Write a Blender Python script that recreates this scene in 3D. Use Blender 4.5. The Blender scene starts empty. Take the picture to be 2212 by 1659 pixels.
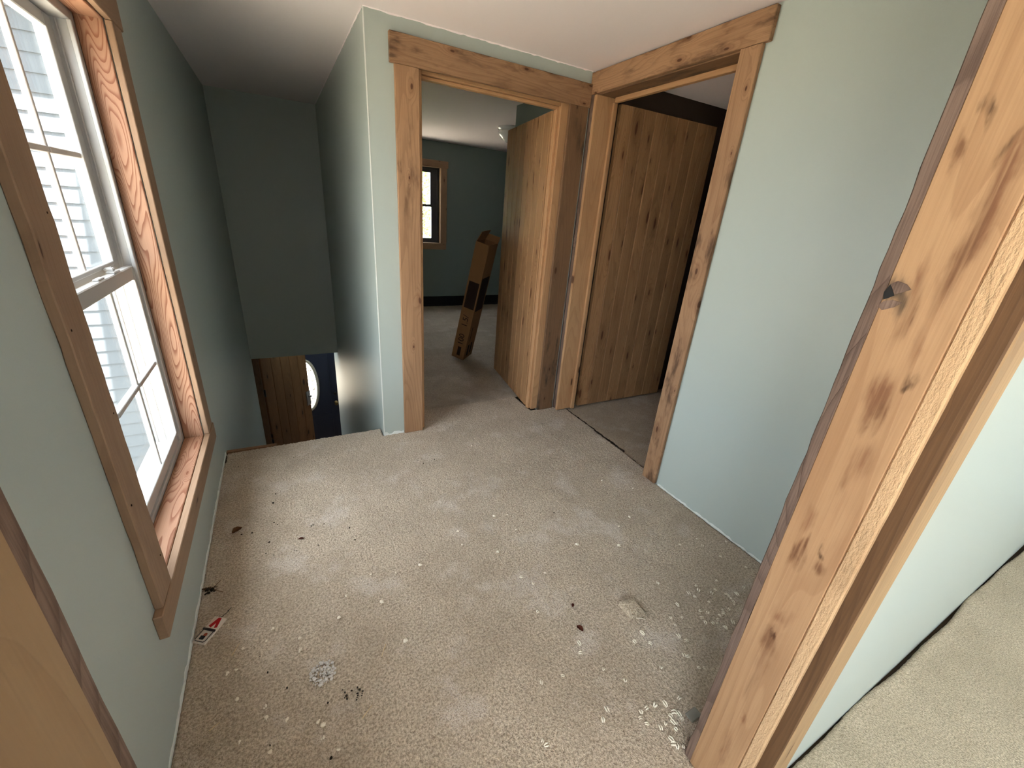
import bpy, bmesh, math, random
import numpy as np
from mathutils import Vector, Matrix, noise as mnoise

scene = bpy.context.scene
COL = scene.collection
rng = random.Random(7)

# ------------------------------------------------------------------ camera
EYE = (0.0, 0.0, 1.45)
PITCH, ROLL, YAW, FPX = 0.39189, 0.07959, 0.51712, 890.88
cy, sy, cp, sp = math.cos(YAW), math.sin(YAW), math.cos(PITCH), math.sin(PITCH)
fw = Vector((sy * cp, cy * cp, -sp)); rt0 = Vector((cy, -sy, 0)); up0 = rt0.cross(fw)
rt = rt0 * math.cos(ROLL) + up0 * math.sin(ROLL)
up = -rt0 * math.sin(ROLL) + up0 * math.cos(ROLL)
cam = bpy.data.objects.new('camera', bpy.data.cameras.new('camera'))
COL.objects.link(cam)
M = Matrix((rt, up, -fw)).transposed().to_4x4(); M.translation = EYE
cam.matrix_world = M
cam.data.sensor_width = 36.0; cam.data.sensor_fit = 'HORIZONTAL'
cam.data.lens = FPX / 2212 * 36.0
cam.data.clip_start = 0.02; cam.data.clip_end = 300
scene.camera = cam

# ------------------------------------------------------------------ sky, sun, exposure
SKY_COL, SKY_STRENGTH = (0.86, 0.93, 1.0), 6.0
SUN_COL, SUN_STRENGTH = (1.0, 0.95, 0.88), 24.0
w = bpy.data.worlds.new('sky'); scene.world = w; w.use_nodes = True
bg = w.node_tree.nodes['Background']
bg.inputs[0].default_value = (*SKY_COL, 1); bg.inputs[1].default_value = SKY_STRENGTH
sl = bpy.data.lights.new('sun', 'SUN'); sl.energy = SUN_STRENGTH; sl.color = SUN_COL; sl.angle = 0.01
sun = bpy.data.objects.new('sun', sl); COL.objects.link(sun)
sun.rotation_euler = Vector((-0.09, 0.44, -0.89)).to_track_quat('-Z', 'Y').to_euler()
scene.view_settings.view_transform = 'Standard'
scene.view_settings.look = 'None'
scene.view_settings.exposure = 1.46
scene.view_settings.gamma = 1.0
scene.view_settings.use_curve_mapping = False
scene.cycles.max_bounces = 12; scene.cycles.diffuse_bounces = 8
scene.cycles.glossy_bounces = 4; scene.cycles.transparent_max_bounces = 16
scene.cycles.caustics_reflective = False; scene.cycles.caustics_refractive = False
scene.cycles.sample_clamp_indirect = 8.0
scene.cycles.use_denoising = True

# ------------------------------------------------------------------ material helpers
def lin(c):
    f = lambda v: v / 12.92 if v <= 0.04045 else ((v + 0.055) / 1.055) ** 2.4
    return tuple(f(v / 255.0) for v in c) + (1.0,)

class NT:
    def __init__(self, name):
        self.mat = bpy.data.materials.new(name); self.mat.use_nodes = True
        self.t = self.mat.node_tree; self.b = self.t.nodes['Principled BSDF']
        self.out = self.t.nodes['Material Output']
    def n(self, typ, ins=None, **kw):
        nd = self.t.nodes.new('ShaderNode' + typ)
        for k, v in kw.items(): setattr(nd, k, v)
        for k, v in (ins or {}).items(): self.set(nd.inputs[k], v)
        return nd
    def set(self, sock, v):
        if isinstance(v, bpy.types.NodeSocket): self.t.links.new(v, sock)
        else: sock.default_value = v
    def m(self, op, a, b=0.0, c=0.0):
        nd = self.n('Math', {0: a, 1: b, 2: c}, operation=op); return nd.outputs[0]
    def v(self, op, a, b=(0, 0, 0)):
        nd = self.n('VectorMath', {0: a, 1: b}, operation=op)
        return nd.outputs[1] if op == 'LENGTH' else nd.outputs[0]
    def mix(self, f, a, b, blend='MIX'):
        nd = self.n('Mix', data_type='RGBA', blend_type=blend)
        for i, val in ((0, f), (6, a), (7, b)): self.set(nd.inputs[i], val)
        return nd.outputs[2]
    def ss(self, x, lo, hi, t0=0.0, t1=1.0):
        nd = self.n('MapRange', {0: x, 1: lo, 2: hi, 3: t0, 4: t1}, interpolation_type='SMOOTHSTEP')
        return nd.outputs[0]
    def noise(self, vec, scale=1.0, detail=2.0, rough=0.5):
        nd = self.n('TexNoise', {'Vector': vec, 'Scale': scale, 'Detail': detail, 'Roughness': rough}); return nd.outputs[0]
    def bump(self, h, strength, dist=0.01):
        nd = self.n('Bump', {'Height': h, 'Strength': strength, 'Distance': dist}); self.set(self.b.inputs['Normal'], nd.outputs[0])
    def base(self, c): self.set(self.b.inputs['Base Color'], c)
    def rough(self, r): self.set(self.b.inputs['Roughness'], r)
    def spec(self, s): self.b.inputs['Specular IOR Level'].default_value = s

def plain(name, c, rough=0.6, spec=0.3, metal=0.0, var=0.0, vscale=20.0, bump=0.0):
    k = NT(name); col = lin(c)
    if var or bump:
        tc = k.n('TexCoord').outputs['Object']; nz = k.noise(tc, vscale, 3)
        dark = tuple(x * (1 - var) for x in col[:3]) + (1,)
        k.base(k.mix(nz, dark, col))
        if bump: k.bump(nz, bump, 0.004)
    else: k.base(col)
    k.rough(rough); k.spec(spec); k.b.inputs['Metallic'].default_value = metal
    return k.mat

def paint(name, c, rough=0.5, bumpy=0.06, spec=0.35):
    k = NT(name); col = lin(c)
    tc = k.n('TexCoord').outputs['Object']
    big = k.noise(tc, 1.7, 2); fine = k.noise(tc, 320, 2)
    k.base(k.mix(k.m('MULTIPLY', big, 0.12), col, tuple(x * 0.9 for x in col[:3]) + (1,)))
    k.bump(fine, bumpy, 0.002); k.rough(rough); k.spec(spec)
    return k.mat

def wood(name, light, dark, ring=0.55, freq=55.0, fscale=(0.9, 7.0, 5.0), knots=0.45, kscale=(2.6, 8.0, 3.0), kr=0.16,
         knotcol=(70, 38, 20), smudge=0.0, smudgecol=(105, 66, 42), fibre=0.25, rough=0.6, bump=0.12,
         spots=None, rnd=True, tint=0.12, sawn=0.0):
    """Board timber. 'gr' holds (along, across, thickness) of every vertex in metres."""
    k = NT(name)
    at = k.n('Attribute', attribute_name='gr').outputs['Vector']
    p0 = at
    r = k.n('ObjectInfo').outputs['Random']
    if rnd:
        off = k.n('CombineXYZ', {0: k.m('MULTIPLY', r, 53.0), 1: k.m('MULTIPLY', r, 31.0), 2: k.m('MULTIPLY', r, 17.0)}).outputs[0]
        p = k.v('ADD', at, off)
    else: p = at
    wob = k.n('TexNoise', {'Vector': k.v('MULTIPLY', p, (3.0, 12.0, 12.0)), 'Scale': 1.0, 'Detail': 2.0}).outputs[1]
    pw = k.v('ADD', p, k.v('MULTIPLY', k.v('SUBTRACT', wob, (0.5, 0.5, 0.5)), (0.05, 0.02, 0.02)))
    vo = k.n('TexVoronoi', {'Vector': k.v('MULTIPLY', pw, (kscale[0], kscale[1], 0.0)), 'Scale': 1.0, 'Randomness': 0.9}, voronoi_dimensions='2D')
    sepc = k.n('SeparateColor', {0: vo.outputs['Color']})
    ex = k.m('GREATER_THAN', sepc.outputs[0], 1.0 - knots)
    size = k.m('MULTIPLY_ADD', sepc.outputs[1], 0.9, 0.35)
    d = k.m('DIVIDE', vo.outputs['Distance'], size)
    kn = k.m('MULTIPLY', k.ss(d, kr, kr * 0.55), ex)
    halo = k.m('MULTIPLY', k.ss(d, kr * 3.2, kr * 0.6), ex)
    infl = k.m('MULTIPLY', k.ss(d, kr * 5.5, 0.0), ex)
    fld = k.noise(k.v('MULTIPLY', p, fscale), 1.0, 1.2, 0.4)
    fld = k.m('ADD', fld, k.m('MULTIPLY', infl, 0.16))
    ph = k.m('FRACT', k.m('MULTIPLY', fld, freq * 0.5))
    rg = k.m('MULTIPLY', k.ss(ph, 0.45, 0.94), k.ss(ph, 1.0, 0.95))
    fib = k.noise(k.v('MULTIPLY', p, (6.0, 260.0, 260.0)), 1.0, 2.0)
    big = k.noise(k.v('MULTIPLY', p, (1.1, 5.0, 5.0)), 1.0, 3.0)
    adj = lambda c: tuple(0.70 * (0.93 * v + 0.07 * sum(lin(c)[:3]) / 3) for v in lin(c)[:3]) + (1.0,)
    L, D = adj(light), adj(dark)
    c = k.mix(k.m('MULTIPLY', rg, ring), L, D)
    c = k.mix(k.m('MULTIPLY', k.ss(fib, 0.35, 0.75), fibre), c, D)
    c = k.mix(k.m('MULTIPLY', k.ss(big, 0.38, 0.7), 0.30), c, D)
    if smudge > 0:
        sm = k.noise(k.v('MULTIPLY', p, (4.5, 17.0, 10.0)), 1.0, 4.0, 0.6)
        s2 = k.noise(k.v('MULTIPLY', p, (0.9, 3.0, 3.0)), 1.0, 1.0)
        smv = k.m('MULTIPLY', k.m('MULTIPLY', k.ss(sm, 0.48, 0.72), k.ss(s2, 0.35, 0.6)), smudge)
        c = k.mix(smv, c, adj(smudgecol))
    c = k.mix(k.m('MULTIPLY', halo, 0.45), c, D)
    c = k.mix(k.m('MULTIPLY', kn, 0.9), c, lin(knotcol))
    if spots:
        wn = k.n('TexNoise', {'Vector': k.v('MULTIPLY', p0, (9.0, 30.0, 30.0)), 'Scale': 1.0, 'Detail': 4.0}).outputs[1]
        q = k.v('ADD', p0, k.v('MULTIPLY', k.v('SUBTRACT', wn, (0.5, 0.5, 0.5)), (0.16, 0.045, 0.0)))
        streak = k.ss(k.noise(k.v('MULTIPLY', p0, (7.0, 150.0, 10.0)), 1.0, 3.0), 0.28, 0.6, 0.35, 1.0)
        for (a0, c0, ra, rc, amt, col) in spots:
            dd = k.v('MULTIPLY', k.v('SUBTRACT', q, (a0, c0, 0)), (1 / ra, 1 / rc, 0))
            c = k.mix(k.m('MULTIPLY', k.m('MULTIPLY', k.ss(k.v('LENGTH', dd), 1.15, 0.1), streak), amt), c, tuple(0.5 * q_ for q_ in lin(col)[:3]) + (1.0,))
    hs = k.m('MULTIPLY_ADD', r, 2 * tint, 1.0 - tint)
    c = k.mix(1.0, c, k.n('CombineColor', {0: hs, 1: hs, 2: hs}).outputs[0], 'MULTIPLY')
    k.base(c); k.rough(rough); k.spec(0.25)
    h = k.m('ADD', k.m('MULTIPLY', fib, 0.6), k.m('MULTIPLY', rg, 0.4))
    if sawn > 0:
        sw = k.noise(k.v('MULTIPLY', p0, (70.0, 160.0, 160.0)), 1.0, 4.0, 0.65)
        h = k.m('ADD', h, k.m('MULTIPLY', sw, sawn))
    k.bump(h, bump, 0.004)
    return k.mat

def carpet(name, light, dark, dust=0.0, pile=210.0, dustcol=(218, 206, 196)):
    k = NT(name)
    tc = k.n('TexCoord').outputs['Object']
    f1 = k.noise(tc, pile, 3, 0.65); f2 = k.noise(tc, pile * 2.4, 2)
    big = k.noise(tc, 2.6, 4, 0.6)
    nap = k.noise(tc, 9.0, 3, 0.6)
    t = k.m('ADD', k.m('MULTIPLY', f1, 0.7), k.m('MULTIPLY', f2, 0.3))
    c = k.mix(k.ss(t, 0.33, 0.66), lin(dark), lin(light))
    c = k.mix(k.m('MULTIPLY', k.ss(k.m('ADD', big, k.m('MULTIPLY', nap, 0.35)), 0.5, 0.86), 0.35), c, lin(dark))
    if dust > 0:
        dn = k.noise(tc, 4.3, 5, 0.62)
        c = k.mix(k.m('MULTIPLY', k.m('MULTIPLY', k.ss(dn, 0.52, 0.66), k.ss(f2, 0.35, 0.6)), dust), c, lin(dustcol))
    k.base(c); k.rough(0.95); k.spec(0.05)
    k.b.inputs['Sheen Weight'].default_value = 0.15
    k.bump(t, 1.0, 0.012)
    return k.mat

def thin_glass(name, tint=(0.96, 0.98, 0.98), refl=0.06, rough=0.0):
    k = NT(name); k.t.nodes.remove(k.b)
    tr = k.n('BsdfTransparent', {0: (*tint, 1)}); gl = k.n('BsdfGlossy', {0: (1, 1, 1, 1), 1: rough})
    mx = k.n('MixShader', {0: refl, 1: tr.outputs[0], 2: gl.outputs[0]})
    k.t.links.new(mx.outputs[0], k.out.inputs[0]); return k.mat

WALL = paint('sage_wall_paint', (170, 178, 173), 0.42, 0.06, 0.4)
BEDWALL = paint('shade_darkened_bedroom_paint', (122, 134, 128), 0.5, 0.06, 0.3)  # wall paint darkened so the bedroom's dimness sits in the colour
CEIL = paint('cream_ceiling_paint', (240, 229, 230), 0.8, 0.1, 0.15)
BARE = plain('bare_drywall_white', (226, 228, 224), 0.9, 0.1, var=0.15, vscale=60)
SUBF = plain('subfloor_dark', (70, 60, 52), 0.9, 0.1, var=0.3)
CASING = wood('reclaimed_casing_timber', (190, 146, 108), (128, 88, 60), ring=0.3, freq=30, knots=0.42, kscale=(4.4, 11, 4), kr=0.10,
              smudge=0.95, smudgecol=(92, 64, 44), fibre=0.25)
CASDARK = wood('weathered_casing_timber', (150, 112, 80), (104, 78, 58), ring=0.2, freq=30, knots=0.4, kscale=(4.0, 11, 4), kr=0.10,
               smudge=0.95, smudgecol=(66, 56, 48), fibre=0.3)
WEATH = wood('grey_weathered_edge', (150, 122, 106), (92, 70, 60), ring=0.5, freq=60, knots=0.25, smudge=0.8, smudgecol=(84, 62, 52), fibre=0.6, rough=0.85, bump=0.5)
PLANK = wood('knotty_pine_plank', (190, 142, 96), (128, 84, 50), ring=0.32, freq=46, fscale=(0.7, 9, 6), knots=0.5, kscale=(2.8, 11, 4), kr=0.13,
             knotcol=(80, 40, 20), fibre=0.18, smudge=0.15, smudgecol=(120, 70, 36), tint=0.24, rough=0.65)
DARKPLANK = wood('shade_darkened_plank', (150, 104, 66), (100, 64, 38), ring=0.3, freq=46, fscale=(0.7, 9, 6), knots=0.5, kscale=(2.6, 8, 4), kr=0.15, knotcol=(40, 22, 12), fibre=0.2, tint=0.2)  # pine planks with the backlit shade mixed into their colour
JAMBPINE = wood('pine_jamb_timber', (216, 166, 118), (170, 116, 72), ring=0.25, freq=40, knots=0.3, kscale=(2.4, 10, 4), kr=0.09, fibre=0.15, smudge=0.1)
FIR = wood('fir_reveal_timber', (206, 156, 124), (150, 92, 62), ring=0.9, freq=78, fscale=(1.15, 11.0, 8.0), knots=0.4, kscale=(2.6, 9.5, 4), kr=0.07,
           knotcol=(110, 62, 36), fibre=0.1, tint=0.05)
PALE = wood('pale_window_casing_timber', (184, 148, 118), (138, 104, 78), ring=0.15, freq=30, knots=0.3, kscale=(3.0, 12, 5), kr=0.07,
            knotcol=(74, 44, 26), fibre=0.15, smudge=0.25, smudgecol=(120, 90, 64))
LEFTJAMB = wood('smooth_yellow_pine_jamb', (184, 150, 112), (152, 114, 78), ring=0.25, freq=34, knots=0.25, kscale=(2.0, 10, 4), kr=0.06, fibre=0.12)
DARKW = wood('shade_toned_rebate_timber', (124, 88, 56), (80, 54, 34), ring=0.3, freq=40, knots=0.5, kscale=(3.5, 20, 5), kr=0.12, fibre=0.3, smudge=0.5, smudgecol=(62, 40, 26))  # part of this brown is the rebate's shading, put into the timber colour
YELLOW = wood('sawn_yellow_casing_timber', (186, 150, 108), (150, 112, 74), ring=0.25, freq=40, knots=0.3, fibre=0.3)
SM, KN, RD = (120, 70, 42), (96, 66, 44), (140, 84, 56)
SPOTS = [(1.37, .304, .035, .022, .95, (96, 80, 66)), (1.335, .280, .06, .012, .8, SM), (1.404, .283, .07, .010, .7, RD), (1.45, .25, .11, .012, .85, SM),
         (1.515, .24, .09, .012, .8, RD), (1.20, .268, .055, .016, .8, RD), (1.165, .262, .03, .014, .75, SM), (1.232, .242, .016, .008, .9, KN),
         (1.08, .250, .06, .02, .55, RD), (1.045, .262, .04, .012, .55, SM), (.822, .283, .045, .013, .95, SM), (.878, .247, .018, .010, .9, KN), (.838, .243, .035, .016, .8, SM),
         (.612, .266, .012, .009, 1.0, (70, 44, 28)), (.592, .268, .05, .024, .75, SM), (.672, .265, .030, .024, .5, RD), (.53, .262, .06, .016, .5, RD),
         (1.63, .291, .018, .010, .9, KN), (1.574, .25, .018, .011, .85, KN), (1.57, .31, .03, .008, .7, SM), (.308, .251, .03, .007, .7, RD), (.185, .253, .06, .014, .6, RD),
         (.91, .29, .05, .01, .5, RD), (.44, .26, .08, .012, .4, SM), (1.30, .25, .05, .01, .45, RD)]
WIDEJAMB = wood('stained_reclaimed_jamb_timber', (206, 160, 116), (158, 110, 72), ring=0.3, freq=24, knots=0.08, kscale=(4, 14, 5), kr=0.07,
                smudge=0.35, smudgecol=(160, 104, 70), fibre=0.22, spots=SPOTS, rnd=False, tint=0.0)
SAWN = wood('rough_sawn_edge_timber', (238, 194, 146), (186, 138, 94), ring=0.1, freq=20, knots=0.1, fibre=0.3, rough=0.85, bump=0.6, sawn=2.2, smudge=0.2, rnd=False, tint=0.0)
CARPET = carpet('beige_hall_carpet', (222, 205, 184), (146, 129, 110), dust=0.7, pile=130)
CARPET2 = carpet('bedroom_carpet', (204, 190, 170), (134, 120, 102), dust=0.35)
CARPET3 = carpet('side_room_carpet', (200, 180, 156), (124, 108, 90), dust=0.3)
CARPET4 = carpet('near_room_carpet', (222, 208, 184), (150, 138, 116), pile=180)
VINYL = plain('white_vinyl', (176, 174, 172), 0.35, 0.5)
GRILLE = plain('grey_white_grille', (196, 188, 182), 0.45, 0.4)
BRONZE = plain('dark_bronze_frame', (70, 70, 74), 0.4, 0.4)
GLASS = thin_glass('window_glass')
LEADED = thin_glass('leaded_glass', (0.93, 0.93, 0.93), 0.08, 0.25)
SIDING = plain('painted_clapboard', (74, 78, 83), 0.7, 0.2, var=0.12, vscale=30)
NAVY = plain('navy_door_paint', (44, 50, 70), 0.4, 0.4)
OVALFR = plain('oval_frame_cream', (176, 172, 160), 0.5, 0.3)
LEAD = plain('lead_came', (60, 60, 60), 0.4, 0.5, metal=0.6)
BRASS = plain('dark_brass', (110, 92, 60), 0.35, 0.5, metal=0.9)
BLACKM = plain('black_hinge_metal', (22, 20, 20), 0.5, 0.4)
STEEL = plain('grey_steel_plate', (176, 172, 176), 0.3, 0.5, metal=0.7)
BASEB = plain('dark_baseboard_paint', (22, 22, 24), 0.5, 0.3)
CARD = plain('brown_cardboard', (124, 90, 60), 0.85, 0.1, var=0.12, vscale=12)
CARDIN = plain('cardboard_inside', (150, 120, 90), 0.9, 0.1)
PRINT = plain('dark_box_print', (40, 28, 24), 0.8, 0.1)
LAMPG = plain('white_lamp_glass', (240, 240, 238), 0.15, 0.6)
GRASS = plain('dry_spring_ground', (198, 186, 166), 0.95, 0.1, var=0.3, vscale=2.0)
LEAFM = plain('spring_leaves', (150, 176, 70), 0.7, 0.2, var=0.4, vscale=3.0)
LEAFM2 = plain('pale_bud_leaves', (176, 172, 130), 0.7, 0.2, var=0.4, vscale=3.0)
BARK = plain('grey_bark', (110, 98, 86), 0.9, 0.1, var=0.3)
ROOFM = plain('roof_soffit', (190, 190, 188), 0.8, 0.1)
CONC = plain('foundation_and_lower_floor', (120, 96, 72), 0.7, 0.2, var=0.2)

# ------------------------------------------------------------------ object helpers
def link(name, me, mat=None, parent=None, loc=(0, 0, 0), rot=None):
    o = bpy.data.objects.new(name, me); COL.objects.link(o)
    if mat is not None and me is not None: me.materials.append(mat)
    if parent is not None: o.parent = parent
    o.location = loc
    if rot: o.rotation_euler = rot
    return o
def tag(o, label=None, cat=None, group=None, kind=None):
    if label: o['label'] = label
    if cat: o['category'] = cat
    if group: o['group'] = group
    if kind: o['kind'] = kind
    return o
def empty(name, loc=(0, 0, 0), rz=0.0):
    o = bpy.data.objects.new(name, None); COL.objects.link(o); o.empty_display_size = 0.1
    o.location = loc; o.rotation_euler = (0, 0, rz); return o
def bm_box(bm, lo, hi):
    vs = [bm.verts.new((x, y, z)) for x in (lo[0], hi[0]) for y in (lo[1], hi[1]) for z in (lo[2], hi[2])]
    for f in ((0, 1, 3, 2), (4, 6, 7, 5), (0, 4, 5, 1), (2, 3, 7, 6), (0, 2, 6, 4), (1, 5, 7, 3)):
        bm.faces.new([vs[i] for i in f])
def finish(bm, name, smooth=False):
    bmesh.ops.recalc_face_normals(bm, faces=bm.faces)
    me = bpy.data.meshes.new(name); bm.to_mesh(me); bm.free()
    if smooth:
        for p in me.polygons: p.use_smooth = True
    return me
def boxes(name, lst, mat, parent=None, loc=(0, 0, 0)):
    bm = bmesh.new()
    for lo, hi in lst: bm_box(bm, [lo[i] - loc[i] for i in range(3)], [hi[i] - loc[i] for i in range(3)])
    return link(name, finish(bm, name), mat, parent, loc)
SEED = [0]
def set_grain(me, axis, off, seed=None):
    a = me.attributes.new('gr', 'FLOAT_VECTOR', 'POINT')
    n = len(me.vertices); co = np.empty(n * 3, 'f'); me.vertices.foreach_get('co', co); co = co.reshape(-1, 3) + np.array(off, 'f')
    oth = sorted([i for i in range(3) if i != axis], key=lambda i: -(co[:, i].max() - co[:, i].min()))   # wide face first
    if seed is None: SEED[0] += 1; seed = SEED[0]
    g = np.stack([co[:, axis] + seed * 3.7, co[:, oth[0]] + seed * 1.3, co[:, oth[1]] + seed * 0.7], 1).astype('f')
    a.data.foreach_set('vector', g.ravel())
def board(name, lo, hi, axis, mat, parent=None, bevel=0.0025, wav=0.0, nseg=0, seed=None, cross=None, pl=(0, 0, 0), seg=1):
    """A timber board. lo/hi are given in the parent's frame (parent location pl subtracted)."""
    lo = [lo[i] - pl[i] for i in range(3)]; hi = [hi[i] - pl[i] for i in range(3)]
    c = [(lo[i] + hi[i]) / 2 for i in range(3)]
    bm = bmesh.new(); bm_box(bm, [lo[i] - c[i] for i in range(3)], [hi[i] - c[i] for i in range(3)])
    if bevel > 0: bmesh.ops.bevel(bm, geom=list(bm.edges), offset=bevel, segments=seg, affect='EDGES', clamp_overlap=True)
    if nseg:
        for i in range(1, nseg):
            t = lo[axis] + (hi[axis] - lo[axis]) * i / nseg - c[axis]
            no = [0, 0, 0]; no[axis] = 1; co = [0, 0, 0]; co[axis] = t
            bmesh.ops.bisect_plane(bm, geom=list(bm.verts) + list(bm.edges) + list(bm.faces), plane_co=co, plane_no=no)
        SEED[0] += 1; s = SEED[0] * 9.1
        oth = [i for i in range(3) if i != axis]
        for v in bm.verts:
            for j in oth:
                sgn = 1 if v.co[j] > 0 else -1
                a = v.co[axis]
                dlt = mnoise.noise((a * 9 + s, sgn * 5.0, j * 7.0)) * 0.7 + mnoise.noise((a * 31 + s, sgn * 3.0, j * 4.0)) * 0.4
                v.co[j] += wav * dlt * (1.0 if cross is None or j in cross else 0.15)
    me = finish(bm, name)
    set_grain(me, axis, [c[i] + pl[i] for i in range(3)] if seed == 0 else (0, 0, 0), seed)
    return link(name, me, mat, parent, c)
def tube(name, pts, r, mat, parent=None, loc=(0, 0, 0), n=6, caps=True):
    bm = bmesh.new(); rings = []
    pts = [Vector(p) for p in pts]
    for i, p in enumerate(pts):
        d = (pts[min(i + 1, len(pts) - 1)] - pts[max(i - 1, 0)]).normalized()
        u = d.orthogonal().normalized() if i == 0 else (u - d * u.dot(d)).normalized()
        vv = d.cross(u); rr = r[i] if isinstance(r, (list, tuple)) else r
        rings.append([bm.verts.new(p + (u * math.cos(a) + vv * math.sin(a)) * rr) for a in [2 * math.pi * k / n for k in range(n)]])
    for A, B in zip(rings, rings[1:]):
        for k in range(n): bm.faces.new((A[k], A[(k + 1) % n], B[(k + 1) % n], B[k]))
    if caps: bm.faces.new(rings[0][::-1]); bm.faces.new(rings[-1])
    return link(name, finish(bm, name, True), mat, parent, loc)
def lathe(name, prof, mat, parent=None, loc=(0, 0, 0), n=32):
    bm = bmesh.new(); rings = []
    for r, z in prof: rings.append([bm.verts.new((max(r, 1e-4) * math.cos(2 * math.pi * k / n), max(r, 1e-4) * math.sin(2 * math.pi * k / n), z)) for k in range(n)])
    for A, B in zip(rings, rings[1:]):
        for k in range(n): bm.faces.new((A[k], A[(k + 1) % n], B[(k + 1) % n], B[k]))
    bm.faces.new(rings[0][::-1]); bm.faces.new(rings[-1])
    return link(name, finish(bm, name, True), mat, parent, loc)
def poly_prism(name, pts, z0, z1, mat, parent=None, loc=(0, 0, 0)):
    bm = bmesh.new(); a = [bm.verts.new((x, y, z0)) for x, y in pts]; b = [bm.verts.new((x, y, z1)) for x, y in pts]
    n = len(pts); bm.faces.new(a[::-1]); bm.faces.new(b)
    for i in range(n): bm.faces.new((a[i], a[(i + 1) % n], b[(i + 1) % n], b[i]))
    return link(name, finish(bm, name), mat, parent, loc)

# ------------------------------------------------------------------ the setting
XL, XS, XR, YC, YB, ZC = -0.432, 0.472, 1.849, 2.518, 5.168, 2.29
LOW = -2.5                      # lower storey floor
def S(o, label, cat): return tag(o, label, cat, kind='structure')
# window rough hole in the outside wall: y 1.262-2.228, z .33-1.962
WY0, WY1, WZ0, WZ1 = 1.262, 2.228, 0.330, 1.962
S(boxes('wall_left', [((-.585, -2.62, -2.9), (XL, -2.2, 2.45)), ((-.585, -.35, -2.9), (XL, WY0, 2.45)), ((-.585, -2.2, -2.9), (XL, -.35, .4)), ((-.585, -2.2, 2.1), (XL, -.35, 2.45)), ((-.585, WY1, -2.9), (XL, 6.75, 2.45)),
                      ((-.585, WY0, -2.9), (XL, WY1, WZ0)), ((-.585, WY0, WZ1), (XL, WY1, 2.45))], WALL),
  'sage green wall holding the tall white window, running on down the stairwell', 'wall')
S(boxes('wall_middle', [((XS, YC, -.2), (.716, 2.638, 2.3)), ((1.69, YC, -.2), (1.969, 2.638, 2.3)), ((.716, YC, 2.125), (1.69, 2.638, 2.3))], WALL),
  'pale sage wall around the doorway with the leaning cardboard box beyond', 'wall')
S(boxes('wall_side_room', [((1.969, YC, -.2), (4.7, 2.638, 2.3))], plain('shade_darkened_wall', (62, 50, 42), 0.7, 0.2)), 'dark brown wall glimpsed above the second plank door', 'wall')  # dark brown stands in for the shade of the unlit room
S(boxes('wall_stair_side', [((XS, 2.638, -2.9), (.592, 5.72, 2.3)), ((XS, YC + .12, -2.9), (.592, 2.65, 0))], WALL),
  'sage side wall of the stairwell next to the middle doorway', 'wall')
S(boxes('wall_stair_end', [((XL, YB, -.27), (XS, 5.288, 2.3))], WALL), 'dark sage wall dropping over the foot of the stairs', 'wall')
S(boxes('wall_right', [((XR, .30, -.2), (1.969, 1.468, 2.3)), ((XR, 2.468, -.2), (1.969, YC, 2.3)), ((XR, 1.468, 2.176), (1.969, 2.468, 2.3))], WALL),
  'bright sage wall between the second doorway and the knotty post', 'wall')
S(boxes('wall_near', [((XL, .18, -.2), (-.192, .32, 2.3)), ((.919, .18, -.2), (XR, .32, 2.3)), ((XR, .18, -.2), (4.7, .30, 2.3)), ((-.192, .18, 2.115), (.919, .32, 2.3))], WALL),
  'very pale wall beyond the knotty post, above the rolled carpet edge', 'wall')
# unseen shells of the rooms around
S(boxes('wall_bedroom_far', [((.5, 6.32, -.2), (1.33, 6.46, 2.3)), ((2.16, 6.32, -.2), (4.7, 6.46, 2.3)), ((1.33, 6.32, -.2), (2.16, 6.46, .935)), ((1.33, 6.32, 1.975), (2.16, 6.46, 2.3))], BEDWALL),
  'bedroom wall with the small window, backlit shade painted into its green', 'wall')
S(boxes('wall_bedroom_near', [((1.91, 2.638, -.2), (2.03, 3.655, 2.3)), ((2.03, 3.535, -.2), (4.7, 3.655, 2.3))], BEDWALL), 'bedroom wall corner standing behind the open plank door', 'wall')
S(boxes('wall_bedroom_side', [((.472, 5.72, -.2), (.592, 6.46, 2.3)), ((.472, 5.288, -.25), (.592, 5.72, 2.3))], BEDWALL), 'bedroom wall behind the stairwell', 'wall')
S(boxes('wall_east', [((4.6, .18, -2.9), (4.75, 6.46, 2.45))], WALL), 'outside wall at the far side of the side room', 'wall')
S(boxes('wall_behind', [((-.585, -2.62, -.3), (2.1, -2.5, 2.45)), ((3.4, -2.62, -.3), (3.95, -2.5, 2.45)), ((2.1, -2.62, -.3), (3.4, -2.5, .8)), ((2.1, -2.62, 2.05), (3.4, -2.5, 2.45))], WALL), 'wall with the added wide window of the near room', 'wall')
S(boxes('wall_near_side', [((3.8, -2.5, -.3), (3.95, .18, 2.45))], WALL), 'end wall of the near room', 'wall')
S(boxes('ceiling', [((-.585, -2.62, ZC), (4.75, 6.46, 2.45))], CEIL), 'smooth cream ceiling, pink toned near the doorway', 'ceiling')
S(boxes('floor', [((XL, -2.6, -.27), (4.7, 2.625, -.016)), ((XS + .03, 2.625, -.27), (4.7, 6.46, -.016))], SUBF), 'dark subfloor showing under the carpet edges', 'floor')
S(boxes('roof', [((-.98, -2.62, 2.50), (5.0, 6.6, 2.62))], ROOFM), 'overhanging eave above the tall window', 'roof')
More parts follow.
